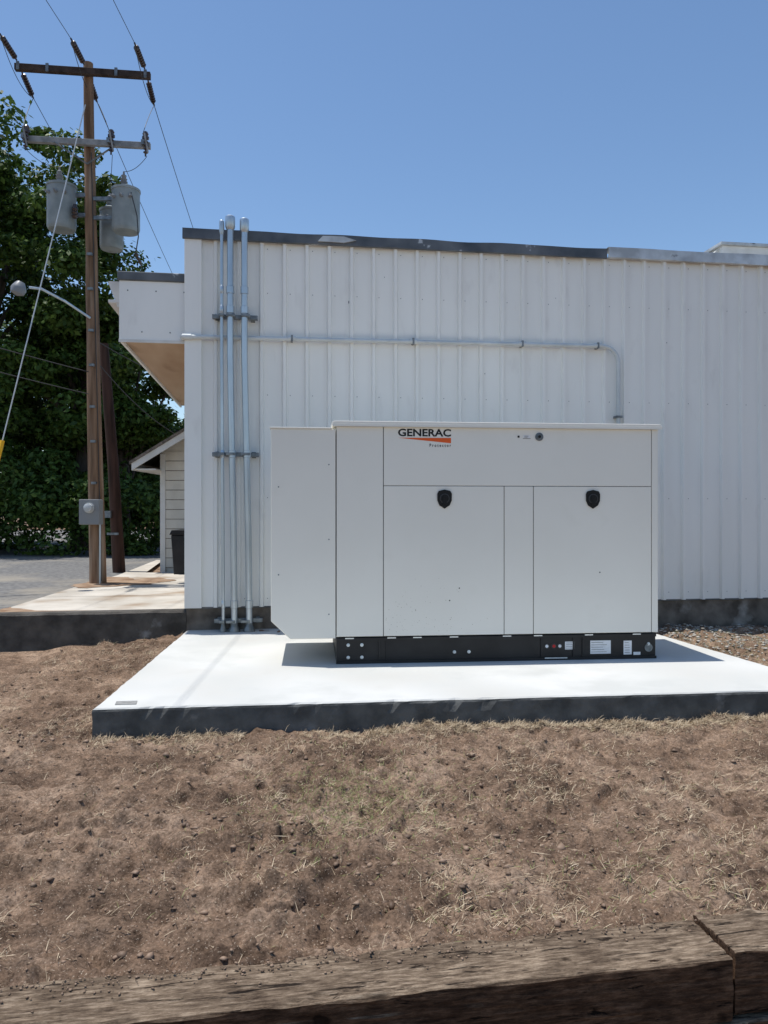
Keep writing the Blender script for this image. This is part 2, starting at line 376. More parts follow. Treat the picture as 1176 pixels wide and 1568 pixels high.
cz0,cz1=3.14,3.76
box('canopy_fascia_front',-.665,-.014,-.02,.0,cz0,cz1,M['siding'],B,bevel=.004)
box('canopy_fascia_side',-.665,-.64,.001,D,cz0,cz1,M['siding'],B)
obj('canopy_soffit',[(-.64,.0,cz0+.03),(-.017,.0,cz0+.03),(-.017,D,cz0+.03),(-.64,D,cz0+.03)],[(0,1,2,3)],M['soffit'],B)
box('canopy_flashing',-.68,-.014,-.04,D,cz1,cz1+.09,M['flash'],B,bevel=.008)
box('canopy_bottom_trim',-.668,-.014,-.028,-.021,cz0-.01,cz0+.02,M['trim'],B)
box('canopy_eave_return',-.78,-.67,.02,.9,cz1-.22,cz1-.19,M['trim'],B)
prism('canopy_eave_bracket',[(-.78,cz1-.02),(-.69,cz1-.26),(-.67,cz1-.26),(-.67,cz1-.0),(-.78,cz1-.0)],.03,.06,M['trim'],B)
for q in range(5):
    lathe('fascia_screw',(-.58+.14*q,-.021,cz0+.10 if q%2 else cz1-.10),[(0,.008),(.004,.006)],M['steel_dk'],B,seg=6,axis=(0,-1,0))
tube('soffit_vent_pipe',[(-.06,.9,2.95),(-.06,.9,2.62),(-.04,.9,2.55),(.0,.9,2.5)],.05,M['pvc'],B)
yc=-.09
pts_=[(.06,yc,3.19),(.3,yc,3.192),(4.48,yc,3.225)]
for q in range(1,9):
    a=q/8*math.pi/2; pts_.append((4.48+.18*math.sin(a),yc,3.225-.18*(1-math.cos(a))))
pts_.append((4.665,yc,1.0))
tube('horizontal_conduit',pts_,.023,M['pvc'],B)
for t_ in (1.08,2.36,3.56,4.42):
    lathe('conduit_coupling',(t_-.04,yc,3.195+.0075*t_),[(0,.028),(.08,.028)],M['pvc'],B,axis=(1,0,0))
    box('conduit_clip',t_-.010,t_+.010,yc-.028,-.03,3.165+.0075*t_,3.228+.0075*t_,M['steel_dk'],B)
for zz in (2.45,1.9):
    box('conduit_clip',4.63,4.70,yc-.028,-.03,zz-.012,zz+.012,M['steel_dk'],B)
tube('conduit_end_elbow',[(.06,yc,3.19),(-.02,yc,3.19),(-.03,yc+.06,3.19)],.03,M['pvc'],B)

# ------------------------------------------------------------------ vertical conduits
C=empty('electrical_conduits',(BO[0],BO[1],0),PHI)
yv=-.17
def vc(x0,x1,r,top):
    tube('conduit',[(x1,yv,.17),(x1-.0,yv,.35),(x0+(x1-x0)*.8,yv,1.2),(x0,yv,3.0),(x0,yv,top)],r,M['steel'],C,seg=20)
    for zz in (.42,1.95,3.42,3.62):
        xx=x0 if zz>2.5 else x1+(x0-x1)*.6*min(1,zz/2.5) if zz>1 else x1
        lathe('coupling',(xx,yv,zz),[(0,r*1.0),(.005,r*1.22),(.075,r*1.22),(.08,r)],M['steel'],C,seg=20)
vc(.455,.495,.033,4.30); vc(.597,.645,.033,4.28); vc(.370,.385,.017,4.25)
for x0,r,z in ((.455,.050,4.27),(.597,.047,4.25),(.370,.026,4.22)):
    lathe('weatherhead',(x0,yv,z),[(0,r*.72),(.03,r),(.12,r),(.135,r*.95),(.145,r*.7)],M['steel'],C,seg=20)
for zz,w0,w1 in ((3.40,.27,.73),(1.99,.27,.74),(.285,.29,.78)):
    box('strut_channel',w0,w1,-.125,-.075,zz-.022,zz+.022,M['steel_dk'],C,bevel=.004)
    box('strut_standoff',w0+.03,w0+.07,-.08,-.0,zz-.03,zz+.03,M['steel_dk'],C)
    box('strut_standoff',w1-.07,w1-.03,-.08,-.0,zz-.03,zz+.03,M['steel_dk'],C)
    for x0 in (.37,.46,.61):
        box('pipe_clamp',x0-.045+ (.02 if x0<.4 else 0),x0+.045-(.02 if x0<.4 else 0),-.212,-.126,zz-.014,zz+.014,M['steel_dk'],C,bevel=.003)
for x0,r in ((.495,.06),(.645,.06),(.385,.035)):
    lathe('base_bushing',(x0,yv,.178),[(0,r),(.02,r),(.06,r*.65),(.09,r*.62)],M['steel_dk'],C,seg=20)

# ------------------------------------------------------------------ rooftop unit
R=empty('rooftop_ventilation_unit',(5.3,12.05,4.3),PHI)
box('housing',.0,2.4,0,1.2,.0,1.28,M['trim'],R,bevel=.01)
box('cap',-.05,2.45,-.05,1.25,1.28,1.32,M['flash_lt'],R)
prism('intake_hood',[(-.25,1.0),(0,1.0),(0,1.27)],.1,1.1,M['trim'],R)
for q in range(6): box('louvre',.3,1.9,-.02,-.002,.35+.12*q,.39+.12*q,M['steel_dk'],R)

# ------------------------------------------------------------------ generator
G=empty('standby_generator',(-.382,6.17,.18),math.atan(.094))
GD=1.05; H0=.212; HL=1.91; HT=1.95; t=.02
box('inner_core',.02,2.66,t-.006,GD-.01,H0-.0,HL-.005,M['gen_dark'],G)
g=.0028
def panel(nm,a,c_,z0,z1): box(nm,a+g,c_-g,0,t-.007,z0+g*.8,z1-g*.8,M['gen'],G,bevel=.0025)
panel('intake_panel',0,.379,H0+.004,HL)
panel('upper_panel',.379,2.625,1.432,HL)
panel('door_1',.379,1.372,H0+.004,1.432)
panel('centre_post',1.372,1.617,H0+.004,1.432)
panel('door_2',1.617,2.625,H0+.004,1.432)
panel('corner_post',2.625,2.683,H0+.004,HL)
box('end_panel_right',2.661,2.683,t+.003,GD,H0,HL-.003,M['gen'],G)
box('end_panel_left',.0,.0195,t+.003,GD,H0,HL-.003,M['gen'],G)
box('back_panel',.02,2.66,GD-.009,GD+.005,H0,HL-.003,M['gen'],G)
prism('roof_lid',[(-.035,HL),(2.71,HL),(2.71,HL+.022),(2.69,HT),(-.015,HT),(-.035,HL+.03)],-.022,GD+.022,M['gen'],G,bevel=.004)
box('lid_drip_edge',-.03,2.705,-.026,-.0225,HL-.004,HL+.016,M['gen'],G)
prism('intake_hood',[(-.52,.35),(-.368,.205),(-.006,.205),(-.006,1.885),(-.52,1.885)],.0,GD,M['gen'],G,bevel=.006)
box('hood_lid',-.53,-.036,-.01,GD+.01,1.885,1.897,M['gen'],G,bevel=.003)
for s_,z_ in ((-.46,.72),(-.46,1.42),(-.06,.40),(-.06,1.0),(-.06,1.6)):
    lathe('hood_screw',(s_,-.0,z_),[(0,.006),(.003,.004)],M['steel_dk'],G,seg=8,axis=(0,-1,0))
box('base_frame',.0,2.662,.006,GD,.0,H0-.004,M['black'],G,bevel=.004)
box('base_frame_lip',-.002,2.664,-.008,.0055,.001,.022,M['black'],G)
box('base_frame_top_lip',-.002,2.664,-.004,.0055,H0-.03,H0-.006,M['black'],G)
for a in (.07,.41,.62,.92,1.36,1.62,2.05,2.46):
    box('lift_tab',a,a+.07,-.006,-.0045,H0-.012,H0-.003,M['gen'],G)
for a in (.34,.40,1.68,1.95,2.03): box('frame_rib',a,a+.012,-.004,.0055,.025,H0-.032,M['black'],G)
for s_,z_ in ((.095,.15),(.095,.05),(.205,.05),(.205,.15),(.96,.08),(1.08,.08),(2.6,.12)):
    lathe('frame_bolt',(s_,.006,z_),[(0,.014),(.004,.014),(.005,.008),(.012,.008)],M['steel'],G,seg=12,axis=(0,-1,0))
lathe('ground_port',(2.6,.006,.09),[(0,.034),(.006,.034),(.006,.024),(.001,.024)],M['steel_dk'],G,seg=24,axis=(0,-1,0))
def label(nm,a,c_,z0,z1,m_,y=.0055,lines=0):
    box(nm,a,c_,y-.002,y-.0005,z0,z1,m_,G)
    for q in range(lines):
        zz=z1-(z1-z0)*(q+.8)/(lines+.6); box('label_line',a+.008,a+.008+(c_-a-.016)*random.uniform(.6,1),y-.0035,y-.0022,zz-.0012,zz+.0012,M['plastic2'],G)
label('label',1.885,1.965,.085,.15,M['white'],lines=4)
label('label',2.10,2.275,.045,.155,M['white'],lines=5)
label('label',2.385,2.455,.035,.15,M['white'],lines=5)
label('label',1.71,1.90,.014,.024,M['steel'],y=-.008)
label('label',2.47,2.53,.03,.055,M['white'])
for s_,mm in ((1.73,'white'),(1.79,'red'),(1.84,'white')):
    lathe('gauge',(s_,.005,.115),[(0,.022),(.003,.022)],M['plastic2'],G,seg=16,axis=(0,-1,0)); lathe('gauge_face',(s_,.0015,.115),[(0,.013),(.003,.013)],M[mm],G,seg=16,axis=(0,-1,0))
def latch(sx,sz):
    w,h=.060,.078
    o=[(-w,h*.55),(-w*.8,h*.85),(0,h),(w*.8,h*.85),(w,h*.55),(w*.98,-h*.15),(w*.7,-h*.65),(.0,-h),(-w*.7,-h*.65),(-w*.98,-h*.15)]
    o=[(sx+a,sz+c_) for a,c_ in o][::-1]
    prism('door_latch_plate',o,-.012,-.0005,M['plastic'],G,bevel=.003)
    lathe('latch_ring',(sx,-.0125,sz+.005),[(0,.040),(.005,.040),(.006,.036)],M['plastic2'],G,seg=24,axis=(0,-1,0))
    lathe('latch_cup',(sx,-.0187,sz+.005),[(0,.033),(.001,.032)],M['plastic'],G,seg=24,axis=(0,-1,0))
    box('latch_paddle',sx-.016,sx+.016,-.026,-.0195,sz-.045,sz+.022,M['plastic'],G,bevel=.004)
latch(.877,1.325); latch(2.119,1.325)
lathe('key_lock',(1.665,-.0005,1.838),[(0,.034),(.006,.034),(.008,.026),(.004,.024),(.004,.016),(.014,.016),(.014,.008)],M['steel_dk'],G,seg=24,axis=(0,-1,0))
lathe('key_core',(1.665,-.004,1.838),[(0,.013),(.013,.012)],M['plastic'],G,seg=16,axis=(0,-1,0))
box('keyhole_cover',1.483,1.500,-.005,-.0005,1.829,1.846,M['plastic'],G,bevel=.002)
label('control_label',1.532,1.588,1.826,1.85,M['white'],y=0,lines=2)
box('control_label_border',1.528,1.592,-.0018,-.0003,1.822,1.825,M['plastic2'],G)
def text(body,x0,z0,w,h,off,m_):
    cu=bpy.data.curves.new('t','FONT'); cu.body=body; cu.size=1; cu.offset=off; cu.extrude=.0; cu.resolution_u=3
    to=bpy.data.objects.new('t',cu); COL.objects.link(to); bpy.context.view_layer.update()
    dg=bpy.context.evaluated_depsgraph_get(); me=bpy.data.meshes.new_from_object(to.evaluated_get(dg)); bpy.data.objects.remove(to)
    co=np.array([v.co[:] for v in me.vertices]); mn,mx_=co.min(0),co.max(0)
    for v in me.vertices:
        a=(v.co.x-mn[0])/(mx_[0]-mn[0])*w; c_=(v.co.y-mn[1])/(mx_[1]-mn[1])*h; v.co=(x0+a,-.0015,z0+c_)
    me.materials.clear(); me.materials.append(m_); o=bpy.data.objects.new('logo_text',me); COL.objects.link(o); o.parent=G
text('GENERAC',.497,1.832,.434,.062,.028,M['text'])
text('P r o t e c t o r',.755,1.748,.176,.026,.016,M['text'])
obj('logo_swoosh',[(.497,-.0015,1.820),(.931,-.0015,1.779),(.931,-.0015,1.822)],[(0,1,2)],M['orange'],G)
mud=mat('mud_splash',(.45,.41,.33),rough=.9)
V=[];F=[]
for _ in range(90):
    a=.40+abs(random.gauss(0,.35)); z_=.25+abs(random.gauss(0,.18)); 
    if a>1.35: continue
    r=random.uniform(.001,.0032); o=len(V)
    for k in range(5): V.append((a+r*math.cos(k*1.256),-.001,z_+r*1.3*math.sin(k*1.256)))
    F.append(tuple(range(o,o+5)))
obj('mud_specks',V,F,mud,G)
for s_,z_ in ((2.18,.72),(1.0,.6),(.92,.5)): lathe('speck',(s_,0,z_),[(0,.006),(.002,.004)],M['plastic2'],G,seg=6,axis=(0,-1,0))

# ------------------------------------------------------------------ left side: curb wall, apron, road
def loc(bx,by,z): return (BO[0]+bx*CP-by*SP, BO[1]+bx*SP+by*CP, z)
V=[];F=[]
n=140
for k in range(n):
    bx=-9+ (9-.0)*k/(n-1)
    w=.014*float(vn(bx,0,5,61))+.01*float(vn(bx,0,17,63)); w2=.012*float(vn(bx,2,9,61)); zt=.352+.032*(k/(n-1))
    V+=[loc(bx,-.03+w,-.15),loc(bx,-.012+w2,.2),loc(bx,-.01+w,zt-.02+w2),loc(bx,.015+w,zt+w2*.5),loc(bx,.17,zt),loc(bx,.2,zt-.08)]
for k in range(n-1):
    for j in range(5): F.append((k*6+j,(k+1)*6+j,(k+1)*6+j+1,k*6+j+1))
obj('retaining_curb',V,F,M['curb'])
def sheet(name,pl,z,m_):
    return obj(name,[loc(a,c_,z) for a,c_ in pl],[tuple(range(len(pl)))],m_)
def ragged(pl,step=.12,amp=.05,sd=3):
    o=[]
    for i in range(len(pl)):
        a,b_=pl[i],pl[(i+1)%len(pl)]; l=math.dist(a,b_); n=max(1,min(60,int(l/step)))
        for k in range(n):
            x=a[0]+(b_[0]-a[0])*k/n; y=a[1]+(b_[1]-a[1])*k/n
            o.append((x+amp*float(vn(x,y,3,sd))+amp*.5*float(vn(x,y,9,sd)),y+amp*float(vn(x,y,3,sd+9))))
    return o
sheet('sidewalk',[(-1.98,.16),(-.02,.16),(-.02,5.05),(-.1,5.3),(-1.3,5.5),(-1.5,9),(-1.65,9),(-1.66,5),(-1.84,3)],.362,M['apron'])
sheet('road',[(-12,.16),(-1.96,.16),(-1.82,3),(-1.6,6),(-1.5,14),(-1.0,26),(-6,40),(-16,40)],.340,M['asphalt'])
sheet('dirt_patch',ragged([(-1.98,3.0),(-1.7,2.75),(-1.3,3.0),(-.9,3.3),(-.6,3.9),(-.9,4.3),(-1.2,4.1),(-1.5,4.6),(-1.8,4.5)],.1,.25),.368,mat('dirt_drift',(.20,.12,.07),(.36,.26,.18),scale=5,rough=1,bump=.6))
sheet('sidewalk_joint',[(-1.9,1.7),(-.03,1.7),(-.03,1.715),(-1.9,1.715)],.3665,M['found'])
sheet('sidewalk_edge_dirt',ragged([(-1.95,.18),(-1.2,.17),(-.4,.17),(-.4,.24),(-1.1,.30),(-1.6,.36),(-1.95,.7)],.08,.12,5),.3675,bpy.data.materials['dirt_drift'])

# ------------------------------------------------------------------ house behind
Hs=empty('small_house',(-3.90,13.5,.30))
ov=.4; sl=.61; hw=2.5; ze=2.225-.30+.24
prism('walls',[(0,-.2),(5,-.2),(5,ze),(2.5,ze+hw*sl),(0,ze)],0,7,M['housewall'],Hs)
for q in range(12):
    zz=.12+.17*q
    box('siding_course',.0,5.0,-.008,-.001,zz,zz+.010,M['shingle'],Hs)
    prism('siding_board',[(0,zz+.011),(5,zz+.011),(5,zz+.169),(0,zz+.169)],-.016,-.0015,M['housewall'],Hs)
def slope(nm,off,th,y0,y1,m_,oh=ov):
    prism(nm+'_left',[(-oh,ze-oh*sl+off),(2.5,ze+hw*sl+off),(2.5,ze+hw*sl+off+th),(-oh,ze-oh*sl+off+th)],y0,y1,m_,Hs)
    prism(nm+'_right',[(2.5,ze+hw*sl+off),(5+oh,ze-oh*sl+off),(5+oh,ze-oh*sl+off+th),(2.5,ze+hw*sl+off+th)],y0,y1,m_,Hs)
slope('roof',.012,.05,-.42,7.4,M['shingle'],ov+.03)
slope('rake_board',-.11,.118,-.40,-.37,M['trim'])
box('eave_fascia',-ov,-ov+.03,-.36,7.3,ze-ov*sl-.11,ze-ov*sl+.0,M['trim'],Hs)
box('eave_soffit',-ov+.03,-.001,-.36,7.3,ze-ov*sl-.10,ze-ov*sl-.08,M['trim'],Hs)
box('corner_board',-.02,.07,-.03,-.018,-.1,ze-.05,M['trim'],Hs)
Bn=empty('trash_bin',(-3.28,13.05,.30))
prism('body',[(-.22,.02),(.22,.02),(.27,.72),(-.27,.72)],-.25,.2,M['bin'],Bn,bevel=.02)
prism('lid',[(-.29,.72),(.29,.72),(.25,.80),(-.25,.80)],-.28,.22,M['bin'],Bn,bevel=.01)
tube('wheel_axle',[(-.26,.22,.08),(.26,.22,.08)],.07,M['bin'],Bn)

# ------------------------------------------------------------------ utility pole
P=empty('utility_pole',(0,0,0))
pb=Vector((-4.164,11.2,.2)); pt=Vector((-4.312,11.2,7.93))
def pp(z): return pb.lerp(pt,(z-pb.z)/(pt.z-pb.z))
tube('pole_shaft',[pb.lerp(pt,q/14)+Vector((random.uniform(-.006,.006),0,0)) for q in range(15)],[.122-.055*(q/14)**.8 for q in range(15)],M['pole'],P,seg=20)
adir=Vector((.993,.118,0)); 
def arm(nm,c_,l0,l1,hw_,m_,tilt=0):
    a=c_-adir*l0-Vector((0,0,-tilt)); b_=c_+adir*l1+Vector((0,0,-tilt)); n_=Vector((-adir.y,adir.x,0))
    V=[]; 
    for p in (a,b_):
        for s1,s2 in ((-1,-1),(1,-1),(1,1),(-1,1)): V.append(p+n_*hw_*.8*s1+Vector((0,0,hw_*s2)))
    obj(nm,V,[(0,1,2,3)[::-1],(4,5,6,7),(0,1,5,4),(1,2,6,5),(2,3,7,6),(3,0,4,7)],m_,P,bevel=.006)
c1=pp(7.74)+Vector((0,-.12,0)); arm('crossarm_upper',c1,.96,.92,.047,M['arm'])
c2=pp(6.72)+Vector((0,-.12,0)); arm('crossarm_lower',c2,.86,.90,.043,M['armgrey'])
for s_ in (-1,1):
    tube('arm_brace',[c2+adir*.42*s_+Vector((0,-.05,-.04)),pp(6.42)+Vector((0,-.10,0))],.012,M['steel_dk'],P,seg=6)
for o_ in (-.9,-.5,.45,.86): box('arm_bolt_plate',*( (c1+adir*o_).x-.02,(c1+adir*o_).x+.02,(c1+adir*o_).y-.06,(c1+adir*o_).y-.04,c1.z-.055,c1.z+.06),M['steel_dk'],P)
def insul(p,q,n=6,r=.035,m_=None):
    p=Vector(p);q=Vector(q);Ld=(q-p).length;pr=[(0,.012)]
    for i in range(n):
        h0=Ld*(.12+.76*i/n); s_=Ld*.76/n
        pr+=[(h0,.014),(h0+s_*.25,r),(h0+s_*.5,r*.9),(h0+s_*.7,.014)]
    pr+=[(Ld,.012)]
    lathe('insulator',p,pr,m_ or M['porc'],P,seg=10,axis=(q-p))
ends=[]
for off in (-.90,.02,.86):
    a=c1+adir*off
    nearp=a+Vector((.03,-.62,.10)); insul(a+Vector((0,-.08,.06)),nearp,8,.042)
    farp=a+Vector((-.05,.55,-.14)); insul(a+Vector((0,.08,-.02)),farp,8,.042); ends.append((nearp,farp,off))
for off in (-.82,.35,.83):
    a=c2+adir*off
    lathe('pin_insulator',a+Vector((0,0,.04)),[(0,.02),(.05,.02),(.06,.05),(.09,.05),(.1,.03),(.13,.045),(.16,.03),(.17,.015)],M['porc'],P,seg=12)
    q=a+Vector((.03,-.10,-.20)); insul(q,q+Vector((.02,-.02,.32)),5,.036)
    tube('cutout_barrel',[q+Vector((.06,-.08,.02)),q+Vector((.02,-.12,.28))],.012,M['armgrey'],P,seg=8)
    box('cutout_bracket',a.x-.03,a.x+.03,a.y-.12,a.y,a.z-.03,a.z+.04,M['steel_dk'],P)
def transformer(x,y,z0,z1,r):
    h=z1-z0
    lathe('transformer_tank',(x,y,z0),[(0,r*.90),(.03,r*.98),(.05,r),(h-.08,r),(h-.078,r*1.05),(h-.045,r*1.05),(h-.04,r*.98),(h-.005,r*.6),(h,r*.15)],M['tank'],P,seg=28)
    lathe('primary_bushing',(x-.03,y,z1-.02),[(0,.045),(.05,.05),(.06,.035),(.09,.055),(.1,.035),(.13,.05),(.14,.03),(.18,.04),(.2,.015),(.24,.012)],M['porcgrey'],P,seg=12)
    for q in (-.6,.0,.6): 
        dx,dy=math.sin(q),-math.cos(q)
        lathe('secondary_bushing',(x+dx*r*.98,y+dy*r*.98,z1-.2),[(0,.025),(.03,.025),(.05,.014),(.08,.012)],M['porcgrey'],P,seg=8,axis=(dx,dy,0))
    a_,b_=min(x,-4.24),max(x,-4.24)
    box('tank_bracket',a_,b_,y+.02,y+.06,z0+h*.3,z0+h*.38,M['steel_dk'],P); box('tank_bracket',a_,b_,y+.02,y+.06,z0+h*.72,z0+h*.8,M['steel_dk'],P)
transformer(-4.66,11.12,5.47,6.16,.20); transformer(-3.73,11.12,5.44,6.10,.195); transformer(-4.07,11.5,5.32,5.95,.17)
lathe('lightning_arrester',(-4.42,11.0,5.6),[(0,.03),(.03,.045),(.05,.03),(.08,.045),(.1,.03),(.13,.045),(.2,.02)],M['porc'],P,seg=10)
mb=pp(1.42)
box('meter_box',mb.x-.15,mb.x+.14,mb.y-.27,mb.y-.11,1.22,1.58,M['porcgrey'],P,bevel=.01)
lathe('meter_glass',(mb.x-.0,mb.y-.27,1.46),[(0,.075),(.02,.075),(.02,.062),(.07,.058),(.085,.03)],M['glass'],P,seg=24,axis=(0,-1,0))
tube('riser_conduit',[(mb.x+.09,mb.y-.10,.36),(mb.x+.09,mb.y-.10,1.25)],.014,M['steel'],P)
tube('ground_wire',[pp(z)+Vector((.09-.006*z,-.09+.004*z,0)) for z in (.4,2,3.5,5,6.6)],.006,M['wire'],P,seg=6)
for z in (1.8,2.4,2.9,3.5,4.0,4.6,5.1): box('pole_band',pp(z).x-.02,pp(z).x+.05,pp(z).y-.135,pp(z).y-.09,z,z+.035,M['steel_dk'],P)
def sag(a,b_,s,n=14): 
    a=Vector(a);b_=Vector(b_); return [a.lerp(b_,q/n)-Vector((0,0,4*s*(q/n)*(1-q/n))) for q in range(n+1)]
for (np_,fp,off),off2 in zip(ends,(-.82,.35,.83)):
    tube('jumper',sag(np_,fp,.16),.005,M['wire'],P,seg=6)
    tube('jumper',sag(fp,c2+adir*off2+Vector((0,-.1,.15)),-.03),.005,M['wire'],P,seg=6)
for (x,y,z),off2 in zip(((-4.69,11.12,6.38),(-3.76,11.12,6.32),(-4.10,11.5,6.17)),(-.82,.83,.35)):
    tube('drop_wire',sag(c2+adir*off2+Vector((.05,-.1,-.2)),(x,y,z),.06),.004,M['wire'],P,seg=6)
tube('secondary_loop',[(-3.60,10.95,5.95),(-3.50,10.9,5.6),(-3.48,10.9,5.3),(-3.52,10.9,5.05)],.008,M['wire'],P,seg=6)
insul((-3.52,10.9,5.08),(-3.45,10.95,4.90),3,.03)
tube('lamp_arm',[pp(4.20)+Vector((0,-.1,0)),(-4.48,10.8,4.36),(-4.7,10.55,4.46),(-4.82,10.45,4.45)],.018,M['steel'],P)
lathe('lamp_head',(-4.90,10.38,4.50),[(0,.05),(.03,.07),(.07,.09),(.10,.10),(.16,.085),(.19,.02)],M['porcgrey'],P,seg=20,axis=(-.25,-.1,-.9))
ga=Vector((-4.29,11.05,7.25)); gb=Vector((-5.2,9.5,.30))
tube('guy_wire',[ga,ga.lerp(gb,.71)],.008,M['guy'],P,seg=6); tube('guy_guard',[ga.lerp(gb,.709),gb],.028,M['yellow'],P,seg=10)
Wr=empty('power_lines')
for np_,fp,off in ends:
    tube('conductor_near',sag(np_,np_+Vector((1.6,-26,-.2)),.5,30),.0045,M['wire'],Wr,seg=6)
    tube('conductor_far',sag(fp,fp+Vector((-2.2,22,-.7)),.45,30),.0055,M['wire'],Wr,seg=6)
for z0,z1 in ((3.42,4.0),(3.1,3.65)):
    tube('service_drop',sag((-4.23,11.15,z0),(-8.2,8.5,z1+.5),.08),.007,M['wire'],Wr,seg=6)
tube('service_drop',sag((-4.2,11.25,3.6),(-3.6,13.2,2.75),.1),.007,M['wire'],Wr,seg=6)
tube('service_drop',sag((-4.2,11.25,3.9),(-1.9,13.8,3.3),.2),.007,M['wire'],Wr,seg=6)

P2=empty('utility_pole.001')
tube('pole_shaft',[(-4.64,13.5,.2),(-4.75,13.5,2.2),(-4.92,13.5,4.35)],[.11,.095,.08],M['pole_old'],P2,seg=16)
box('pole_box',-4.86,-4.74,13.33,13.41,1.3,1.42,M['steel_dk'],P2)
box('pole_band',-4.82,-4.62,13.38,13.40,1.0,1.04,M['steel_dk'],P2)

# ------------------------------------------------------------------ trees
def tree(name,cx,cy,z0,crown,nclump,nleaf,leaf=.13,trunk_r=.25,seed=1,cr=(.5,.95),trunk=True):
    r=np.random.default_rng(seed); E=empty(name,(cx,cy,0))
    rx,ry,zlo,zhi=crown; zc=(zlo+zhi)/2; rz=(zhi-zlo)/2
    C=[]
    while len(C)<nclump:
        p=r.uniform(-1,1,3); l=np.linalg.norm(p)
        if l>1 or l<.35 and r.random()<.7: continue
        p=p*(1+.18*math.sin(3*math.atan2(p[1],p[0])+seed)+.12*math.sin(5*p[2]+seed*2))
        C.append((p[0]*rx,p[1]*ry,zc+p[2]*rz))
    C=np.array(C); R=r.uniform(cr[0],cr[1],nclump)
    if trunk:
        lean=Vector((r.uniform(-.4,.4),r.uniform(-.3,.3),0))
        tp=[Vector((0,0,z0-.2)),Vector((.05,0,z0+zlo*.6+.8))+lean*.3,Vector((0,0,zc))+lean,Vector((0,0,zc+rz*.6))+lean*1.3]
        tube('trunk',tp,[trunk_r*1.25,trunk_r,trunk_r*.6,trunk_r*.15],M['bark'],E,seg=10)
        for q in range(14):
            c_=Vector(C[int(r.integers(nclump))]); s_=tp[1].lerp(tp[2],r.uniform(0,.9)); mid=s_.lerp(c_,.5)+Vector((0,0,.3))
            tube('limb',[s_,mid,c_],[trunk_r*.4,trunk_r*.25,.03],M['bark'],E,seg=7)
    idx=r.integers(0,nclump,nleaf); dirs=r.normal(0,1,(nleaf,3)); dirs/=np.linalg.norm(dirs,axis=1)[:,None]
    rad=R[idx]*(.45+.6*r.random(nleaf)**.6)
    stray=r.random(nleaf)<.06; rad[stray]*=1.35
    P_=C[idx]+dirs*rad[:,None]*np.array([1,1,.6])
    P_[:,2]=np.maximum(P_[:,2],z0+.1)
    nrm=dirs*.6+r.normal(0,.55,(nleaf,3))+np.array([0,0,.6]); nrm/=np.linalg.norm(nrm,axis=1)[:,None]
    u=np.cross(nrm,r.normal(0,1,(nleaf,3))); u/=np.linalg.norm(u,axis=1)[:,None]; v=np.cross(nrm,u)
    s=leaf*r.uniform(.6,1.3,nleaf)[:,None]
    Q=np.stack([P_-u*s*.6,P_-v*s*.32,P_+u*s*.6,P_+v*s*.32],1).reshape(-1,3)
    npmesh('foliage',Q,np.arange(nleaf*4).reshape(-1,4),M['leaf'],E)
tree('tree',-11.2,20.5,.3,(4.0,3.2,1.2,12.3),150,66000,leaf=.15,seed=3,cr=(.4,.9))
tree('tree',-8.5,21.5,.3,(2.15,2.2,2.0,10.4),66,28000,leaf=.14,seed=5,cr=(.35,.8))
tree('tree',-7.4,22.0,.3,(1.9,2.0,.9,6.9),52,21000,leaf=.14,seed=8,cr=(.3,.7),trunk_r=.15)
tree('tree',-15.5,25,.3,(4.5,3.5,1.2,12.5),80,26000,seed=13,leaf=.18)
tree('tree',-6.6,28,.3,(2.4,2,.6,5.4),38,12000,seed=17,leaf=.15,trunk_r=.12,cr=(.4,.7))
tree('tree',-10.0,26,.3,(4.0,2,1.0,8.4),66,18000,seed=19,leaf=.2,cr=(.7,1.1))
tree('shrub',-9.5,19.2,.3,(4.5,1.0,.3,2.6),60,18000,seed=21,trunk=False)
tree('shrub',-6.4,24,.3,(2.4,1.0,.3,2.2),35,10000,seed=23,trunk=False)
r_=np.random.default_rng(4)
nc=260; nl=22000
C=np.stack([np.linspace(-70,70,nc),58+r_.uniform(-4,4,nc),r_.uniform(1,5.5,nc)],1)
idx=r_.integers(0,nc,nl); dd=r_.normal(0,1,(nl,3)); P_=C[idx]+dd*np.array([.9,.9,.9]); P_[:,2]=np.abs(P_[:,2])+.2
u=r_.normal(0,1,(nl,3)); u/=np.linalg.norm(u,axis=1)[:,None]; v=np.cross(u,r_.normal(0,1,(nl,3))); v/=np.linalg.norm(v,axis=1)[:,None]
Q=np.stack([P_-u*.4,P_-v*.25,P_+u*.4,P_+v*.25],1).reshape(-1,3)
npmesh('distant_trees',Q,np.arange(nl*4).reshape(-1,4),M['leaf'])

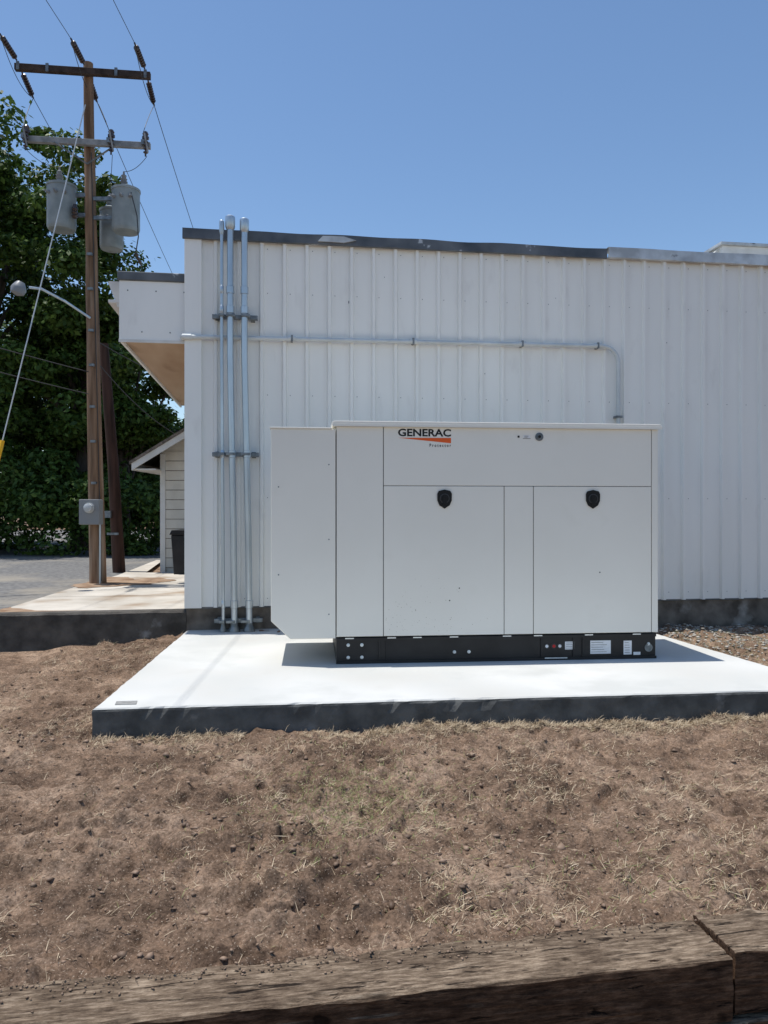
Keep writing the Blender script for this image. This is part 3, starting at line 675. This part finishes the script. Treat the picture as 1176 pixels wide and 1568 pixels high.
# ------------------------------------------------------------------ timbers
def timbermat():
    m=bpy.data.materials.new('timber'); m.use_nodes=True; nt=m.node_tree; N=nt.nodes; L=nt.links
    b=N['Principled BSDF']; b.inputs['Roughness'].default_value=.92; b.inputs['Specular IOR Level'].default_value=.15
    tc=N.new('ShaderNodeTexCoord')
    def nz(scale,st,d=8,r=.65,dist=0):
        mp=N.new('ShaderNodeMapping'); mp.inputs['Scale'].default_value=st; L.new(tc.outputs['Object'],mp.inputs[0])
        n=N.new('ShaderNodeTexNoise'); n.inputs['Scale'].default_value=scale; n.inputs['Detail'].default_value=d; n.inputs['Roughness'].default_value=r; n.inputs['Distortion'].default_value=dist; L.new(mp.outputs[0],n.inputs[0]); return n.outputs[0]
    def rp(s,els):
        r=N.new('ShaderNodeValToRGB')
        while len(r.color_ramp.elements)<len(els): r.color_ramp.elements.new(.5)
        for e,(p,c) in zip(r.color_ramp.elements,els): e.position=p; e.color=(*c,1)
        L.new(s,r.inputs[0]); return r.outputs[0]
    g=nz(85,(.14,1,1),10,.78); big=nz(6,(.6,1,1),8,.75); cr=nz(30,(.14,1,1),6,.65,.6); kn=nz(14,(.6,1,1),3,.5)
    c=rp(g,[(.38,(.085,.062,.045)),(.5,(.215,.165,.118)),(.62,(.40,.325,.245))])
    c2=rp(big,[(.38,(.50,.45,.42)),(.60,(1.15,1.1,1.05))])
    c3=rp(cr,[(.37,(.10,.09,.09)),(.42,(1,1,1))])
    c4=rp(kn,[(.28,(.25,.22,.2)),(.35,(1,1,1))])
    def mul(a,b_):
        x=N.new('ShaderNodeMix'); x.data_type='RGBA'; x.blend_type='MULTIPLY'; x.inputs['Factor'].default_value=1; L.new(a,x.inputs[6]); L.new(b_,x.inputs[7]); return x.outputs[2]
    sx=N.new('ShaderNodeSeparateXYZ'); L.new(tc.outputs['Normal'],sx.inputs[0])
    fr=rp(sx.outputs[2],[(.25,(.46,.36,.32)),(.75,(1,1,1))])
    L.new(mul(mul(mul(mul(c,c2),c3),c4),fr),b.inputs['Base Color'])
    ad=N.new('ShaderNodeMath'); ad.operation='MULTIPLY'; L.new(g,ad.inputs[0]); L.new(c3,ad.inputs[1])
    bp=N.new('ShaderNodeBump'); bp.inputs['Strength'].default_value=.9; bp.inputs['Distance'].default_value=.012; L.new(ad.outputs[0],bp.inputs['Height']); L.new(bp.outputs[0],b.inputs['Normal'])
    return m
M['timber']=timbermat()
def timber(name,l0,l1,zt,off=0,sd=70,h=.2,rz=0):
    th=math.atan(TS)+rz
    nL=int((l1-l0)/.012); w=.115
    def seg(a,b_,n): return [(a[0]+(b_[0]-a[0])*k/n,a[1]+(b_[1]-a[1])*k/n) for k in range(n)]
    r=.007
    prof=seg((-w,-h),(-w,-r),14)+[(-w,-r),(-w+r*.3,-r*.3)]+seg((-w+r,0),(w-r,0),20)+[(w-r,0),(w-r*.3,-r*.3)]+seg((w,-r),(w,-h),6)+[(w,-h)]
    n=len(prof); V=[];F=[]
    xsv=np.linspace(l0,l1,nL+1)
    for j,(a,c_) in enumerate(prof):
        e=.006*vn(xsv*.6,np.full_like(xsv,j*.25),3,sd)+.009*vn(xsv*.35,np.full_like(xsv,j*1.0),30,sd+1)
        isedge=(abs(a)>w-.03 and c_>-.05)
        ee=(.022*np.clip(vn(xsv,np.full_like(xsv,a*3),9,sd+2)+.4*vn(xsv,np.full_like(xsv,a*3),30,sd+4)-.05,0,1)) if isedge else 0*xsv
        sg=1 if a<0 else -1
        V.append(np.stack([xsv+.004*float(vn(j*2.,c_*30,1,sd)),a+e*(.6)+sg*ee*.6,c_+e*.6-ee],1))
    V=np.array(V).transpose(1,0,2).reshape(-1,3)
    for k in range(nL):
        for j in range(n-1): F.append((k*n+j,k*n+j+1,(k+1)*n+j+1,(k+1)*n+j)[::-1])
    F.append(tuple(range(n))); F.append(tuple(nL*n+j for j in range(n))[::-1])
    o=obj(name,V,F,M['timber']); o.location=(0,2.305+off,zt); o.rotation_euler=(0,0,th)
    bm=bmesh.new(); bm.from_mesh(o.data); bmesh.ops.recalc_face_normals(bm,faces=bm.faces); bm.to_mesh(o.data); bm.free()
    return o
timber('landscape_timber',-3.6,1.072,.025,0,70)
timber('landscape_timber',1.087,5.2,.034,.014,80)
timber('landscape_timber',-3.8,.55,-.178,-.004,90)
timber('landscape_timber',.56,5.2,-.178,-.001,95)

# ------------------------------------------------------------------ light, sky, camera
sh=Vector((.246,-.055,-1)).normalized()
sun=bpy.data.lights.new('sun','SUN'); sun.energy=4.7; sun.angle=math.radians(.53); sun.color=(1,.96,.90)
so=bpy.data.objects.new('sun',sun); COL.objects.link(so); so.rotation_euler=sh.to_track_quat('-Z','Y').to_euler()
w=bpy.data.worlds.new('World'); S.world=w; w.use_nodes=True; nt=w.node_tree
bg=nt.nodes['Background']; sk=nt.nodes.new('ShaderNodeTexSky'); sk.sky_type='NISHITA'; sk.sun_disc=False
sk.sun_elevation=math.asin(-sh.z); sk.sun_rotation=math.atan2(-sh.x,-sh.y); sk.air_density=1.0; sk.dust_density=.3; sk.ozone_density=1.0
hs=nt.nodes.new('ShaderNodeHueSaturation'); hs.inputs['Saturation'].default_value=1.10; nt.links.new(sk.outputs[0],hs.inputs['Color'])
nt.links.new(hs.outputs[0],bg.inputs[0]); bg.inputs[1].default_value=.15
cam=bpy.data.cameras.new('camera'); cam.sensor_fit='VERTICAL'; cam.sensor_height=24; cam.lens=24*1178/1568; cam.clip_end=2000; cam.clip_start=.05
co=bpy.data.objects.new('camera',cam); COL.objects.link(co); co.location=(0,0,1.4); co.rotation_euler=(math.radians(90),0,0); S.camera=co
S.view_settings.view_transform='Standard'; S.view_settings.look='None'; S.view_settings.exposure=0
